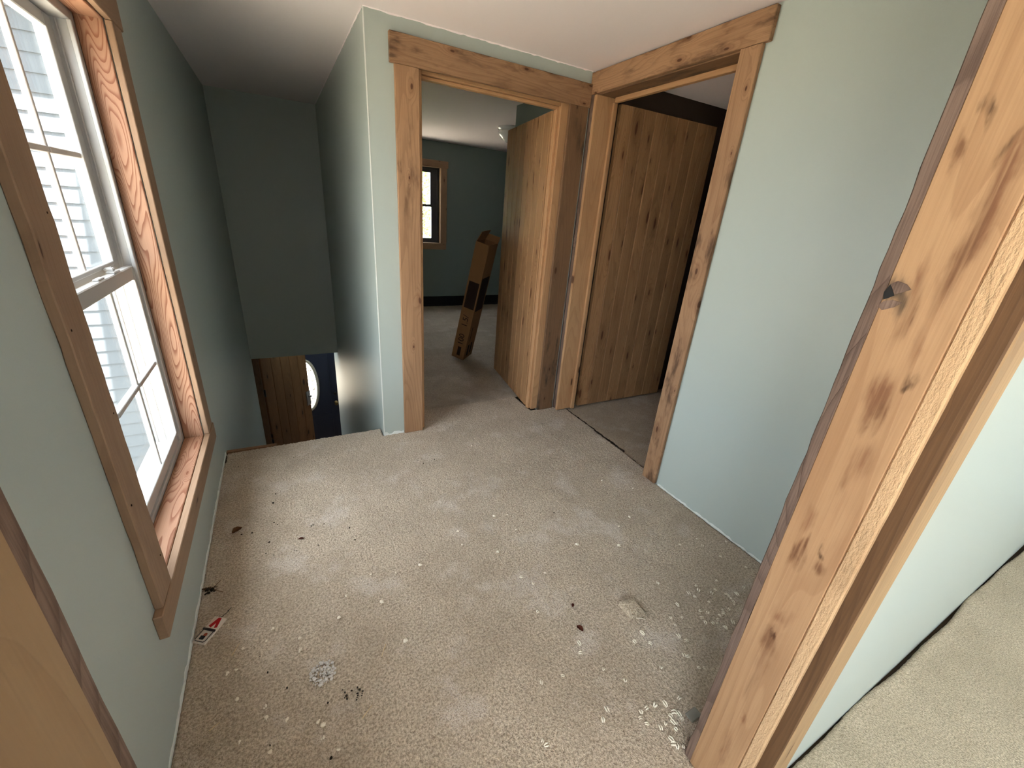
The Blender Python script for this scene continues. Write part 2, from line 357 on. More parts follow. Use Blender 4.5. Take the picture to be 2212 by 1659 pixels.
# lower storey
S(boxes('floor_lower', [((-.58, 2.2, LOW - .15), (3.0, 6.75, LOW))], CONC), 'floor of the lower entry at the foot of the stairs', 'floor')
S(boxes('wall_entry_front', [((XL, 6.62, -2.9), (-.37, 6.75, -.2)), ((.60, 6.62, -2.9), (3.0, 6.75, -.2)), ((-.37, 6.62, -.42), (.60, 6.75, -.2))], WALL), 'wall around the navy front door downstairs', 'wall')
S(boxes('wall_entry_side', [((2.9, 2.2, -2.9), (3.0, 6.62, -.2)), ((-.56, 2.2, -2.9), (3.0, 2.3, -.2))], WALL), 'side wall of the lower entry', 'wall')
st = S(empty('stairs', (0.02, 2.64, LOW)), 'carpeted stair flight dropping from the landing edge', 'stairs')
NST = 13
for i in range(NST - 1):
    z = -(i + 1) * 2.5 / NST; y0 = 2.63 + i * .2
    boxes('step', [((XL, y0, z - .5 if z - .5 > LOW else LOW), (XS, y0 + .21, z))], CARPET3, st, (0.02 - .02, 0, 0)).location = (-.02, -2.64, -LOW)

# carpets ------------------------------------------------------------
def carpet_grid(name, x0, x1, y0, y1, step, mask, mat, z=0.0, amp=0.0022, drop=0.014, hfun=None):
    nx = int((x1 - x0) / step) + 1; ny = int((y1 - y0) / step) + 1
    xs = np.linspace(x0, x1, nx); ys = np.linspace(y0, y1, ny)
    X, Y = np.meshgrid(xs, ys, indexing='ij')
    rs = np.random.RandomState(5)
    Z = z + rs.uniform(-amp, amp, X.shape)
    if hfun is not None: Z = Z + hfun(X, Y)
    Xj = X + rs.uniform(-.3, .3, X.shape) * step; Yj = Y + rs.uniform(-.3, .3, X.shape) * step
    cx = (X[:-1, :-1] + X[1:, 1:]) / 2; cyy = (Y[:-1, :-1] + Y[1:, 1:]) / 2
    ok = mask(cx, cyy)
    pad = np.pad(ok, 1); cnt = pad[:-1, :-1].astype(int) + pad[1:, :-1] + pad[:-1, 1:] + pad[1:, 1:]
    edge = (cnt > 0) & (cnt < 4)
    Z[edge] -= drop
    idx = np.arange(nx * ny).reshape(nx, ny)
    f = np.stack([idx[:-1, :-1], idx[1:, :-1], idx[1:, 1:], idx[:-1, 1:]], -1)[ok]
    used = np.unique(f); remap = -np.ones(nx * ny, int); remap[used] = np.arange(len(used))
    co = np.stack([Xj, Yj, Z], -1).reshape(-1, 3)[used]
    me = bpy.data.meshes.new(name); me.from_pydata(co.tolist(), [], remap[f].tolist()); me.update()
    for p in me.polygons: p.use_smooth = True
    return link(name, me, mat)
def hall_mask(x, y):
    a = (x > XL + .001) & (x < XR - .001) & (y > .19) & (y < YC) & ~((y < .32) & ((x < -.166) | (x > .888)))
    ln = (x < XS - .002) & (x > XL + .004) & (y >= YC - .01) & (y < 2.628 + 0 * x)
    d1 = (x > .735) & (x < 1.628) & (y >= YC - .01) & (y < 2.805)
    d2 = (x >= XR - .01) & (x < 1.905 + .02 * (y - 1.5)) & (y > 1.485) & (y < 2.45)
    return a | ln | d1 | d2
S(carpet_grid('floor_hall_carpet', -.44, 1.95, .18, 2.82, .0075, hall_mask, CARPET), 'worn beige hall carpet scattered with loose tufts and dust', 'carpet')
S(carpet_grid('floor_bedroom_carpet', .6, 4.6, 2.65, 6.32, .03, lambda x, y: (y > 2.808) & ~((x > 1.9) & (y < 3.66)), CARPET2, z=-.003, drop=.008), 'grey beige bedroom carpet under the cardboard box', 'carpet')
S(carpet_grid('floor_side_room_carpet', 1.9, 4.6, .32, 2.52, .02, lambda x, y: (x > 1.925 + .02 * (y - 1.5)), CARPET3, z=-.011, drop=.004), 'darker carpet behind the second plank door', 'carpet')
def edge_y(x): return .172 + .005 * np.sin(x * 5.1 + .4) + .003 * np.sin(x * 13.0)
def near_carpet():
    xs = np.arange(-.42, 3.79, .012); v = np.concatenate([[0, .0, .003, .007, .012, .018, .025], np.arange(.035, 2.62, .014)])
    rs = np.random.RandomState(3); co = []; fs = []; n = len(v)
    for x in xs:
        e = float(edge_y(np.float64(x))); lift = .010 * (.55 + .45 * math.sin(x * 3.3 + 1))
        for j, d in enumerate(v):
            z = -.014 if j == 0 else lift * math.exp(-((d - .012) / .018) ** 2) - (.004 if j == 1 else 0) + rs.uniform(-.0012, .0012)
            co.append((x + rs.uniform(-.003, .003), e - d + rs.uniform(-.001, .001), z))
    for i in range(len(xs) - 1):
        for j in range(n - 1): fs.append((i * n + j, i * n + j + 1, (i + 1) * n + j + 1, (i + 1) * n + j))
    me = bpy.data.meshes.new('floor_near_carpet'); me.from_pydata(co, [], fs); me.update()
    for p in me.polygons: p.use_smooth = True
    return link('floor_near_carpet', me, CARPET4)
S(near_carpet(), 'clean beige carpet with a rolled cut edge along the pale wall', 'carpet')
# torn drywall paper and ragged paint edges
def ragged(name, p0, p1, h, nrm, mat, parent_wall, seed, up=1):
    """thin ragged strip of bare drywall along a wall foot"""
    r = random.Random(seed); p0 = Vector(p0); p1 = Vector(p1); n = max(8, int((p1 - p0).length / .02))
    bm = bmesh.new(); A = []; nrm = Vector(nrm)
    for i in range(n + 1):
        b = p0.lerp(p1, i / n); t = b + Vector((0, 0, up * h * (0.35 + r.random() * .9)))
        A.append([bm.verts.new(b), bm.verts.new(t), bm.verts.new(b + nrm * .004), bm.verts.new(t + nrm * .003)])
    for a, b in zip(A, A[1:]):
        for i, j in ((2, 3), (3, 1), (0, 2)): bm.faces.new((a[i], b[i], b[j], a[j]))
    return link(name, finish(bm, name), mat, parent_wall)
W = {o.name: o for o in COL.objects}
ragged('bare_drywall_edge', (XL, .4, -.005), (XL, 2.62, -.005), .018, (1, 0, 0), BARE, W['wall_left'], 1)
ragged('bare_drywall_edge', (XS + .002, YC, -.004), (.606, YC, -.004), .022, (0, -1, 0), BARE, W['wall_middle'], 2)
ragged('bare_drywall_edge', (XR, .36, -.005), (XR, 1.37, -.005), .013, (-1, 0, 0), BARE, W['wall_right'], 3)
ragged('white_paint_edge', (XS, YC, ZC), (1.83, YC, ZC), .006, (0, -1, 0), CEIL, W['wall_middle'], 4, -1)
ragged('white_paint_edge', (XS, YC, ZC), (XS, YB, ZC), .006, (-1, 0, 0), CEIL, W['wall_stair_side'], 5, -1)
boxes('corner_bead', [((XS - .0015, YC - .0015, 0), (XS + .004, YC + .004, ZC))], BARE, W['wall_middle'])
poly_prism('nosing_board', [(-.43, 0), (-.175, 0), (-.165, .02), (-.43, .028)], -.03, -.004, CASDARK, st, (-.02, .0, -LOW))
for o in list(st.children):
    if o.name.startswith('nosing'): set_grain(o.data, 0, (0, 0, 0))

# ------------------------------------------------------------------ tall window in the outside wall
OY0, OY1, OZ0, OZ1 = 1.274, 2.216, 0.345, 1.950      # clear opening inside the timber reveal
wb = (-.5, 1.745, OZ0)
win = S(empty('window_1', wb), 'tall white double-hung window with grilles and orange fir reveals', 'window')
def wpart(name, lo, hi, mat=VINYL, parent=None, bev=.002):
    parent = parent or win
    bm = bmesh.new(); c = [(lo[i] + hi[i]) / 2 for i in range(3)]
    bm_box(bm, [lo[i] - c[i] for i in range(3)], [hi[i] - c[i] for i in range(3)])
    if bev: bmesh.ops.bevel(bm, geom=list(bm.edges), offset=bev, segments=1, affect='EDGES', clamp_overlap=True)
    off = Vector(wb) if parent is win else Vector(wb) + parent.location
    return link(name, finish(bm, name), mat, parent, Vector(c) - off)
fr = empty('frame'); fr.parent = win; fr.location = (0, 0, 0)
XF0, XF1 = -.604, -.512
for nm, lo, hi in (('frame_jamb', (XF0, OY1 - .030, OZ0 - .01), (XF1, OY1 + .01, OZ1 + .01)), ('frame_jamb', (XF0, OY0 - .01, OZ0 - .01), (XF1, OY0 + .030, OZ1 + .01)),
                   ('frame_head', (XF0, OY0 + .03, OZ1 - .028), (XF1, OY1 - .03, OZ1 + .01)), ('frame_sill', (XF0 - .02, OY0 + .03, OZ0 - .012), (XF1, OY1 - .03, OZ0 + .016)),
                   ('frame_lip', (-.5215, OY1 - .044, OZ0 + .016), (XF1 + .004, OY1 - .03, OZ1 - .028)), ('frame_lip', (-.5215, OY0 + .03, OZ0 + .016), (XF1 + .004, OY0 + .044, OZ1 - .028)),
                   ('parting_bead', (-.552, OY1 - .038, OZ0 + .016), (-.547, OY1 - .03, OZ1 - .028)), ('parting_bead', (-.572, OY1 - .036, OZ0 + .016), (-.568, OY1 - .03, 1.11)),
                   ('screen_track', (XF0, OY1 - .037, OZ0 + .016), (-.597, OY1 - .03, OZ1 - .028))):
    wpart(nm, lo, hi, VINYL, fr)
def sash(name, x0, x1, y0, y1, z0, z1, st_, rb, rt_, grille):
    e = empty(name); e.parent = win; e.location = Vector(((x0 + x1) / 2, (y0 + y1) / 2, z0)) - Vector(wb)
    P = lambda n, lo, hi, m=VINYL, b=.003: wpart(n, lo, hi, m, e, b)
    P('stile', (x0, y0, z0), (x1, y0 + st_, z1)); P('stile', (x0, y1 - st_, z0), (x1, y1, z1))
    P('rail', (x0, y0 + st_, z0), (x1, y1 - st_, z0 + rb)); P('rail', (x0, y0 + st_, z1 - rt_), (x1, y1 - st_, z1))
    g0, g1, h0, h1 = y0 + st_, y1 - st_, z0 + rb, z1 - rt_
    xm = (x0 + x1) / 2; ys = [g0 + (g1 - g0) * i / 3 for i in range(4)]; zs = [h0, (h0 + h1) / 2, h1]
    for y in ys[1:3]: P('muntin', (xm - .008, y - .008, h0), (xm + .008, y + .008, h1), grille, .002)
    for i in range(3): P('muntin', (xm - .010, ys[i] + (.008 if i else 0), zs[1] - .009), (xm + .012, ys[i + 1] - (.008 if i < 2 else 0), zs[1] + .009), grille, .002)
    for i in range(3):
        for j in range(2): P('pane', (xm - .002, ys[i], zs[j]), (xm + .002, ys[i + 1], zs[j + 1]), GLASS, 0)
    for y in (g0, g1): P('glazing_bead', (x1 - .004, y - .008, h0), (x1 + .004, y + .008, h1), VINYL, .002)
    P('glazing_bead', (x1 - .004, g0, h0 - .004), (x1 + .004, g1, h0 + .01), VINYL, .002)
    return e
lo_s = sash('lower_sash', -.546, -.519, OY0 + .033, OY1 - .033, OZ0 + .018, 1.150, .036, .044, .050, VINYL)
up_s = sash('upper_sash', -.590, -.560, OY0 + .036, OY1 - .036, 1.115, OZ1 - .030, .062, .050, .040, GRILLE)
# sash lock on the meeting rail
lk = empty('sash_lock'); lk.parent = win; lk.location = Vector((-.535, 1.99, 1.150)) - Vector(wb)
bm = bmesh.new(); bm_box(bm, (-.012, -.032, 0), (.014, .032, .006)); bm_box(bm, (-.02, -.012, .006), (.006, .012, .016)); bm_box(bm, (-.03, .0, .008), (-.008, .045, .014))
bmesh.ops.bevel(bm, geom=list(bm.edges), offset=.002, segments=2, affect='EDGES', clamp_overlap=True)
link('lock_body', finish(bm, 'lock_body'), VINYL, lk)
wpart('tilt_latch', (-.540, 1.80, 1.150), (-.524, 1.86, 1.156), VINYL)
# timber reveal and casing
t1 = S(empty('trim_1', (XL, 1.745, OZ0)), 'orange fir and pale timber casing boards framing the tall window', 'window casing')
pl = (XL, 1.745, OZ0)
board('reveal_board', (XF1 + .001, OY1, OZ0 - .012), (XL - .004, OY1 + .012, OZ1 + .012), 2, FIR, t1, pl=pl)
board('reveal_board', (XF1 + .001, OY0 - .012, OZ0 - .012), (XL - .004, OY0, OZ1 + .012), 2, FIR, t1, pl=pl)
board('reveal_head', (XF1 + .001, OY0, OZ1), (XL - .004, OY1, OZ1 + .012), 1, FIR, t1, pl=pl)
board('reveal_sill', (XF1 + .001, OY0, OZ0 - .012), (XL - .004, OY1, OZ0), 1, FIR, t1, pl=pl)
board('side_casing', (XL, OY1 + .003, OZ0 + .004), (XL + .02, OY1 + .112, OZ1 + .004), 2, PALE, t1, pl=pl, wav=.0012, nseg=24)
board('side_casing', (XL, OY0 - .112, OZ0 + .004), (XL + .021, OY0 - .003, OZ1 + .004), 2, PALE, t1, pl=pl, wav=.0026, nseg=46)
board('head_casing', (XL, OY0 - .14, OZ1 + .004), (XL + .022, OY1 + .14, OZ1 + .118), 1, PALE, t1, pl=pl)
board('sill_casing', (XL, OY0 - .142, OZ0 - .082), (XL + .024, OY1 + .13, OZ0 + .003), 1, PALE, t1, pl=pl)
NAIL = plain('nail_hole_brown', (52, 34, 24), 0.9, 0.05)
for o in [c for c in t1.children if 'casing' in c.name]:
    d = o.dimensions; ax = 2 if 'side' in o.name else 1
    bb = [Vector(b) for b in o.bound_box]; x1 = max(b.x for b in bb)
    a0, a1 = min(b[ax] for b in bb), max(b[ax] for b in bb); oc = 1 if ax == 2 else 2
    c0, c1 = min(b[oc] for b in bb), max(b[oc] for b in bb)
    for i in range(7):
        p = [x1 - .0016, 0, 0]; p[ax] = a0 + (a1 - a0) * (i + .5) / 7; p[oc] = c0 + (c1 - c0) * (.18 if i % 2 else .8)
        bm = bmesh.new(); bmesh.ops.create_cone(bm, cap_ends=True, segments=8, radius1=.0026, radius2=.0026, depth=.002, matrix=Matrix.Rotation(math.pi / 2, 4, 'Y'))
        link('nail_hole', finish(bm, 'nail_hole'), NAIL, o, p)

# the wing of the house outside, clapboarded
wing = S(boxes('wall_outside_wing', [((-3.6, 3.915, -2.9), (-.585, 4.05, 2.5))], SIDING), 'grey white clapboard wing seen through the tall window', 'house wall')
bm = bmesh.new(); vs = [bm.verts.new(v) for v in [(-1.5, 0, 0), (1.5, 0, 0), (1.5, -.016, 0), (-1.5, -.016, 0), (-1.5, -.002, .112), (1.5, -.002, .112), (1.5, 0, .112), (-1.5, 0, .112)]]
for f in ((0, 1, 2, 3), (3, 2, 5, 4), (4, 5, 6, 7), (0, 3, 4, 7), (1, 6, 5, 2), (0, 7, 6, 1)): bm.faces.new([vs[i] for i in f])
clap = finish(bm, 'clapboard'); clap.materials.append(SIDING)
for i in range(45): link('clapboard', clap, None, wing, (-2.08, 3.915, -2.0 + i * .1))
S(boxes('roof_wing', [((-3.8, 3.60, 2.50), (-.99, 6.6, 2.62))], ROOFM), 'eave of the clapboard wing', 'roof')
S(boxes('ground', [((-60, -60, -3.2), (60, 90, -2.9))], GRASS), 'dry pale ground around the house', 'ground')

# ------------------------------------------------------------------ plank doors
def leaf(root, width, height, thick, n, sign, mat=PLANK):
    """planks along local x, face at local y=0, thickness towards sign*y"""
    wd = width / n
    bm = bmesh.new(); y0, y1 = (0, sign * thick) if sign > 0 else (sign * thick, 0)
    bm_box(bm, (-wd / 2 + .0011, y0, 0), (wd / 2 - .0011, y1, height))
    es = [e for e in bm.edges if abs(e.verts[0].co.z - e.verts[1].co.z) > .5]
    bmesh.ops.bevel(bm, geom=es, offset=.0038, segments=1, affect='EDGES')
    me = finish(bm, 'plank'); set_grain(me, 2, (0, 0, 0)); me.materials.append(mat)
    for i in range(n): link('plank', me, None, root, ((i + .5) * wd, 0, 0))
    yb0, yb1 = (thick, thick + .02) if sign > 0 else (-thick - .02, -thick)
    for z in (.18, height / 2 - .06, height - .32):
        board('ledge', (.06, yb0, z), (width - .06, yb1, z + .12), 0, mat, root)
d1 = S(empty('door_1', (1.612, 2.602, .012), math.atan2(.85, .128)), 'open knotty pine plank door in the middle doorway, box leaning beside it', 'door')
leaf(d1, .862, 2.05, .036, 8, -1)
d2 = S(empty('door_2', (2.036, 2.450, .006), -.012), 'open knotty pine plank door in shadow behind the second doorway', 'door')
leaf(d2, .92, 2.138, .036, 9, 1)
for root, s in ((d1, -1), (d2, 1)):
    for z in (.22, 1.0, 1.8):
        tube('hinge', [(-.006, s * .03, z), (-.006, s * .03, z + .09)], .006, BLACKM, root, n=8)

# door 1 trim
t2 = S(empty('trim_2', (1.2, YC, 0)), 'reclaimed brown timber casing around the middle doorway', 'door casing'); pl = (1.2, YC, 0)
board('side_casing', (.608, YC - .022, .001), (.733, YC, 2.093), 2, CASING, t2, pl=pl, wav=.0012, nseg=20)
board('side_casing', (1.674, YC - .022, .001), (1.814, YC, 2.093), 2, CASDARK, t2, pl=pl, wav=.0012, nseg=20)
board('head_casing', (.585, YC - .025, 2.093), (1.824, YC, 2.219), 0, CASING, t2, pl=pl, wav=.001, nseg=16)
board('jamb', (1.630, 2.530, .001), (1.69, 2.60, 2.125), 2, JAMBPINE, t2, pl=pl)
board('jamb', (1.652, 2.60, .001), (1.69, 2.65, 2.125), 2, JAMBPINE, t2, pl=pl)
board('jamb', (.716, 2.530, .001), (.755, 2.65, 2.125), 2, JAMBPINE, t2, pl=pl)
board('head_jamb', (.755, 2.530, 2.080), (1.63, 2.60, 2.125), 0, JAMBPINE, t2, pl=pl)
board('head_jamb', (.755, 2.60, 2.09), (1.652, 2.65, 2.125), 0, JAMBPINE, t2, pl=pl)
board('stop', (1.612, 2.552, .001), (1.630, 2.588, 2.064), 2, JAMBPINE, t2, pl=pl)
board('stop', (.755, 2.552, 2.064), (1.63, 2.588, 2.080), 0, JAMBPINE, t2, pl=pl)

# door 2 trim
t3 = S(empty('trim_3', (XR, 1.97, 0)), 'reclaimed brown timber casing around the second doorway, header against the ceiling', 'door casing'); pl = (XR, 1.97, 0)
board('side_casing', (XR - .022, 1.383, .001), (XR, 1.482, 2.164), 2, CASING, t3, pl=pl, wav=.0012, nseg=20)
board('side_casing', (XR - .020, 2.470, .001), (XR, 2.513, 2.164), 2, WEATH, t3, pl=pl, wav=.001, nseg=16)
board('head_casing', (XR - .026, 1.356, 2.164), (XR, 2.515, 2.281), 1, CASING, t3, pl=pl, wav=.001, nseg=16)
board('jamb', (XR - .024, 2.444, .001), (2.0, 2.468, 2.16), 2, JAMBPINE, t3, pl=pl)
board('jamb', (XR, 1.468, .001), (2.0, 1.488, 2.16), 2, JAMBPINE, t3, pl=pl)
board('head_jamb', (XR, 1.468, 2.160), (2.0, 2.468, 2.178), 1, CASDARK, t3, pl=pl)
board('stop', (1.955, 2.426, .001), (1.985, 2.444, 2.134), 2, JAMBPINE, t3, pl=pl)
board('stop', (1.955, 1.488, .001), (1.985, 1.506, 2.134), 2, JAMBPINE, t3, pl=pl)
board('stop', (1.955, 1.506, 2.134), (1.985, 2.426, 2.160), 1, JAMBPINE, t3, pl=pl)

# near doorway trim (the post at the camera)
t4 = S(empty('trim_4', (.93, .25, 0)), 'knotty stained timber doorway post beside the pale wall', 'door casing'); pl = (.93, .25, 0)
board('hall_casing', (.8835, .320, .001), (1.0, .3405, 2.10), 2, WEATH, t4, pl=pl, wav=.0045, nseg=70, cross=(1,), bevel=.002)
board('stop', (.883, .2175, .001), (.902, .3205, 2.09), 2, WIDEJAMB, t4, pl=pl, seed=0, bevel=.0015)
board('sawn_strip', (.8845, .1905, .001), (.902, .2175, 2.09), 2, SAWN, t4, pl=pl, seed=0, bevel=.003, wav=.0012, nseg=60)
board('jamb', (.9015, .162, .001), (.919, .322, 2.09), 2, DARKW, t4, pl=pl)
board('near_casing', (.905, .1595, .001), (.951, .18, 2.12), 2, YELLOW, t4, pl=pl, bevel=.003)
board('near_casing', (.951, .1615, .001), (1.016, .18, 2.12), 2, YELLOW, t4, pl=pl, bevel=.003)
def yz_plate(name, pts, x0, x1, mat, parent, off):
    bm = bmesh.new(); a = [bm.verts.new((x0 - off[0], y - off[1], z - off[2])) for y, z in pts]; b = [bm.verts.new((x1 - off[0], y - off[1], z - off[2])) for y, z in pts]
    bm.faces.new(a); bm.faces.new(b[::-1]); n = len(pts)
    for i in range(n): bm.faces.new((a[i], b[i], b[(i + 1) % n], a[(i + 1) % n]))
    me = finish(bm, name); set_grain(me, 2, (0, 0, 0)); return link(name, me, mat, parent)
yz_plate('knot_hole', [(.318, 1.362), (.321, 1.374), (.3165, 1.388), (.311, 1.379), (.306, 1.371), (.312, 1.366)], .8822, .884, BLACKM, t4, pl)
yz_plate('splinter', [(.3165, 1.388), (.309, 1.394), (.296, 1.391), (.288, 1.384), (.297, 1.378), (.306, 1.373)], .8815, .884, WEATH, t4, pl)
yz_plate('splinter', [(.323, 1.351), (.316, 1.360), (.306, 1.364), (.292, 1.362), (.300, 1.353), (.314, 1.345)], .8818, .884, WEATH, t4, pl)
t5 = S(empty('trim_5', (-.18, .25, 0)), 'smooth yellow pine doorway jamb with a dark rough edge at the lower corner', 'door casing'); pl = (-.18, .25, 0)
board('hall_casing', (-.30, .320, .001), (-.1745, .3400, 2.10), 2, WEATH, t5, pl=pl, wav=.0015, nseg=50, cross=(0, 1), bevel=.002)
board('jamb', (-.192, .162, .001), (-.1725, .3205, 2.09), 2, LEFTJAMB, t5, pl=pl)
board('head_jamb', (-.192, .162, 2.09), (.919, .3205, 2.115), 0, LEFTJAMB, t5, pl=pl)
board('head_casing', (-.32, .320, 2.10), (1.02, .342, 2.215), 0, CASING, t5, pl=pl)

# ------------------------------------------------------------------ foot of the stairs: ajar plank door and navy entry door
t6 = S(empty('trim_6', (0, 5.2, LOW)), 'dark pine frame at the foot of the stairs', 'door casing'); pl = (0, 5.2, LOW)
board('jamb', (-.432, 5.20, LOW), (-.372, 5.30, -.271), 2, CASDARK, t6, pl=pl)
d3 = S(empty('door_3', (-.352, 5.235, LOW + .01), math.radians(50)), 'pine plank door standing ajar at the foot of the stairs', 'door')
leaf(d3, .745, 2.205, .036, 5, 1, DARKPLANK)
boxes('latch_plate', [((.665, -.012, 1.30), (.735, 0, 1.50)), ((.69, -.05, 1.42), (.715, -.01, 1.445))], STEEL, d3)
for z in (.45, 1.05, 1.72): tube('hinge', [(-.010, .0, z), (-.010, .0, z + .09)], .010, BLACKM, d3, n=8)
d4 = S(empty('door_4', (.115, 6.625, LOW)), 'navy blue front door with a tall leaded oval glass', 'door')
OX, OZ, ORX, ORZ = 0.0, 1.24, .150, .410          # oval in door coordinates
def oval(rx, rz, n=48): return [(OX + rx * math.cos(2 * math.pi * i / n), OZ + rz * math.sin(2 * math.pi * i / n)) for i in range(n)]
n = 48; bm = bmesh.new(); inner = oval(ORX, ORZ, n)
outer = []
for i in range(n):
    a = 2 * math.pi * i / n; cx, cz = math.cos(a), math.sin(a)
    s = min(.455 / max(abs(cx), 1e-6), (.84 if cz > 0 else 1.24) / max(abs(cz), 1e-6)); outer.append((OX + cx * s, OZ + cz * s))
for c in ((.455, 2.08), (-.455, 2.08), (-.455, 0), (.455, 0)):
    j = min(range(n), key=lambda k: (outer[k][0] - c[0]) ** 2 + (outer[k][1] - c[1]) ** 2); outer[j] = c
for y in (0, .045):
    A = [bm.verts.new((x, y, z)) for x, z in inner]; B = [bm.verts.new((x, y, z)) for x, z in outer]
    for i in range(n): bm.faces.new((A[i], A[(i + 1) % n], B[(i + 1) % n], B[i]))
link('slab', finish(bm, 'slab'), NAVY, d4)
tube('oval_frame', [(x, -.004, z) for x, z in oval(ORX + .006, ORZ + .006)] + [(OX + ORX + .006, -.004, OZ)], .022, OVALFR, d4, n=8, caps=False)
bm = bmesh.new(); A = [bm.verts.new((x, .02, z)) for x, z in oval(ORX, ORZ)]; bm.faces.new(A)
link('oval_glass', finish(bm, 'oval_glass'), LEADED, d4)
for k, (rx, rz) in enumerate(((.105, .36), (.085, .30))):
    tube('came', [(x, .018, z) for x, z in oval(rx, rz)] + [(OX + rx, .018, OZ)], .005, LEAD, d4, n=5, caps=False)
for z in (-.24, -.08, .08, .24):
    hw = ORX * math.sqrt(1 - (z / ORZ) ** 2)
    tube('came', [(-hw, .018, OZ + z), (hw, .018, OZ + z)], .0042, LEAD, d4, n=5)
for (x0, x1, z0, z1) in ((-.34, -.06, .14, .62), (.06, .34, .14, .62), (-.34, .34, .70, 1.99)):
    b = .016
    boxes('panel_moulding', [((x0, -.010, z0), (x1, .001, z0 + b)), ((x0, -.010, z1 - b), (x1, .001, z1)), ((x0, -.010, z0 + b), (x0 + b, .001, z1 - b)), ((x1 - b, -.010, z0 + b), (x1, .001, z1 - b))], NAVY, d4)
lathe('knob', [(0.002, 0), (.030, 0), (.030, .006), (.012, .012), (.012, .03), (.026, .04), (.030, .055), (.022, .068), (.002, .07)], BRASS, d4, (.395, -.001, .90), 20).rotation_euler = (math.pi / 2, 0, 0)
lathe('deadbolt', [(0.002, 0), (.026, 0), (.026, .008), (.014, .014), (.002, .016)], BLACKM, d4, (.395, -.001, 1.06), 20).rotation_euler = (math.pi / 2, 0, 0)

# ------------------------------------------------------------------ bedroom: window, baseboard, lamp
w2 = S(empty('window_2', (1.745, 6.33, .945)), 'small dark-framed bedroom window full of bright trees', 'window')
def wp2(name, lo, hi, mat, parent=None):
    o = boxes(name, [(lo, hi)], mat, parent or w2); o.location = (-1.745, -6.33, -.945); return o
WX0, WX1, Z0, Z1 = 1.345, 2.143, .95, 1.962
for nm, lo, hi in (('frame', (WX0, 6.365, Z0), (WX0 + .03, 6.44, Z1)), ('frame', (WX1 - .03, 6.365, Z0), (WX1, 6.44, Z1)), ('frame', (WX0 + .03, 6.365, Z1 - .03), (WX1 - .03, 6.44, Z1)), ('frame', (WX0 + .03, 6.365, Z0), (WX1 - .03, 6.44, Z0 + .03)),
                   ('stile', (WX0 + .03, 6.38, Z0 + .03), (WX0 + .085, 6.41, Z1 - .03)), ('stile', (WX1 - .125, 6.38, 1.455), (WX1 - .03, 6.41, Z1 - .03)), ('stile', (WX1 - .115, 6.37, Z0 + .03), (WX1 - .03, 6.40, 1.455)),
                   ('rail', (WX0 + .085, 6.375, 1.445), (WX1 - .11, 6.41, 1.478)), ('rail', (WX0 + .085, 6.38, Z1 - .065), (WX1 - .11, 6.41, Z1 - .03)), ('rail', (WX0 + .085, 6.37, Z0 + .03), (WX1 - .11, 6.40, Z0 + .062))):
    wp2(nm, lo, hi, BRONZE)
wp2('pane', (WX0 + .08, 6.392, Z0 + .06), (WX1 - .11, 6.396, 1.45), GLASS); wp2('pane', (WX0 + .08, 6.394, 1.47), (WX1 - .12, 6.398, Z1 - .06), GLASS)
t7 = S(empty('trim_7', (1.745, 6.32, .945)), 'pale timber casing around the small bedroom window', 'window casing'); pl = (1.745, 6.32, .945)
board('reveal_board', (WX1, 6.322, Z0 - .014), (WX1 + .016, 6.44, Z1 + .012), 2, YELLOW, t7, pl=pl)
board('reveal_board', (WX0 - .014, 6.322, Z0 - .014), (WX0, 6.44, Z1 + .012), 2, YELLOW, t7, pl=pl)
board('reveal_head', (WX0, 6.322, Z1), (WX1, 6.44, Z1 + .012), 0, YELLOW, t7, pl=pl)
board('reveal_sill', (WX0, 6.322, Z0 - .014), (WX1, 6.44, Z0), 0, YELLOW, t7, pl=pl)
board('side_casing', (WX1 + .004, 6.30, Z0), (WX1 + .10, 6.32, Z1), 2, PALE, t7, pl=pl)
board('side_casing', (WX0 - .10, 6.30, Z0), (WX0 - .004, 6.32, Z1), 2, PALE, t7, pl=pl)
board('head_casing', (WX0 - .115, 6.298, Z1), (WX1 + .115, 6.32, Z1 + .092), 0, PALE, t7, pl=pl)
board('sill_casing', (WX0 - .10, 6.298, Z0 - .092), (WX1 + .095, 6.32, Z0), 0, PALE, t7, pl=pl)
S(boxes('baseboard_bedroom', [((.592, 6.303, -.004), (4.6, 6.32, .148)), ((.592, 6.297, -.004), (4.6, 6.303, .02))], BASEB), 'black painted baseboard along the bedroom wall', 'baseboard')
lamp = tag(empty('ceiling_lamp', (2.349, 4.575, ZC)), 'white glass ceiling lamp peeping past the open plank door', 'lamp')
lathe('canopy', [(.002, 0), (.155, 0), (.155, -.012), (.145, -.026), (.13, -.032), (.002, -.032)], LAMPG, lamp)
lathe('shade', [(.128, -.032), (.142, -.046), (.135, -.075), (.105, -.11), (.06, -.135), (.015, -.145), (.002, -.145)], LAMPG, lamp)
lathe('finial', [(.002, -.145), (.01, -.15), (.008, -.162), (.002, -.166)], BRASS, lamp, n=12)
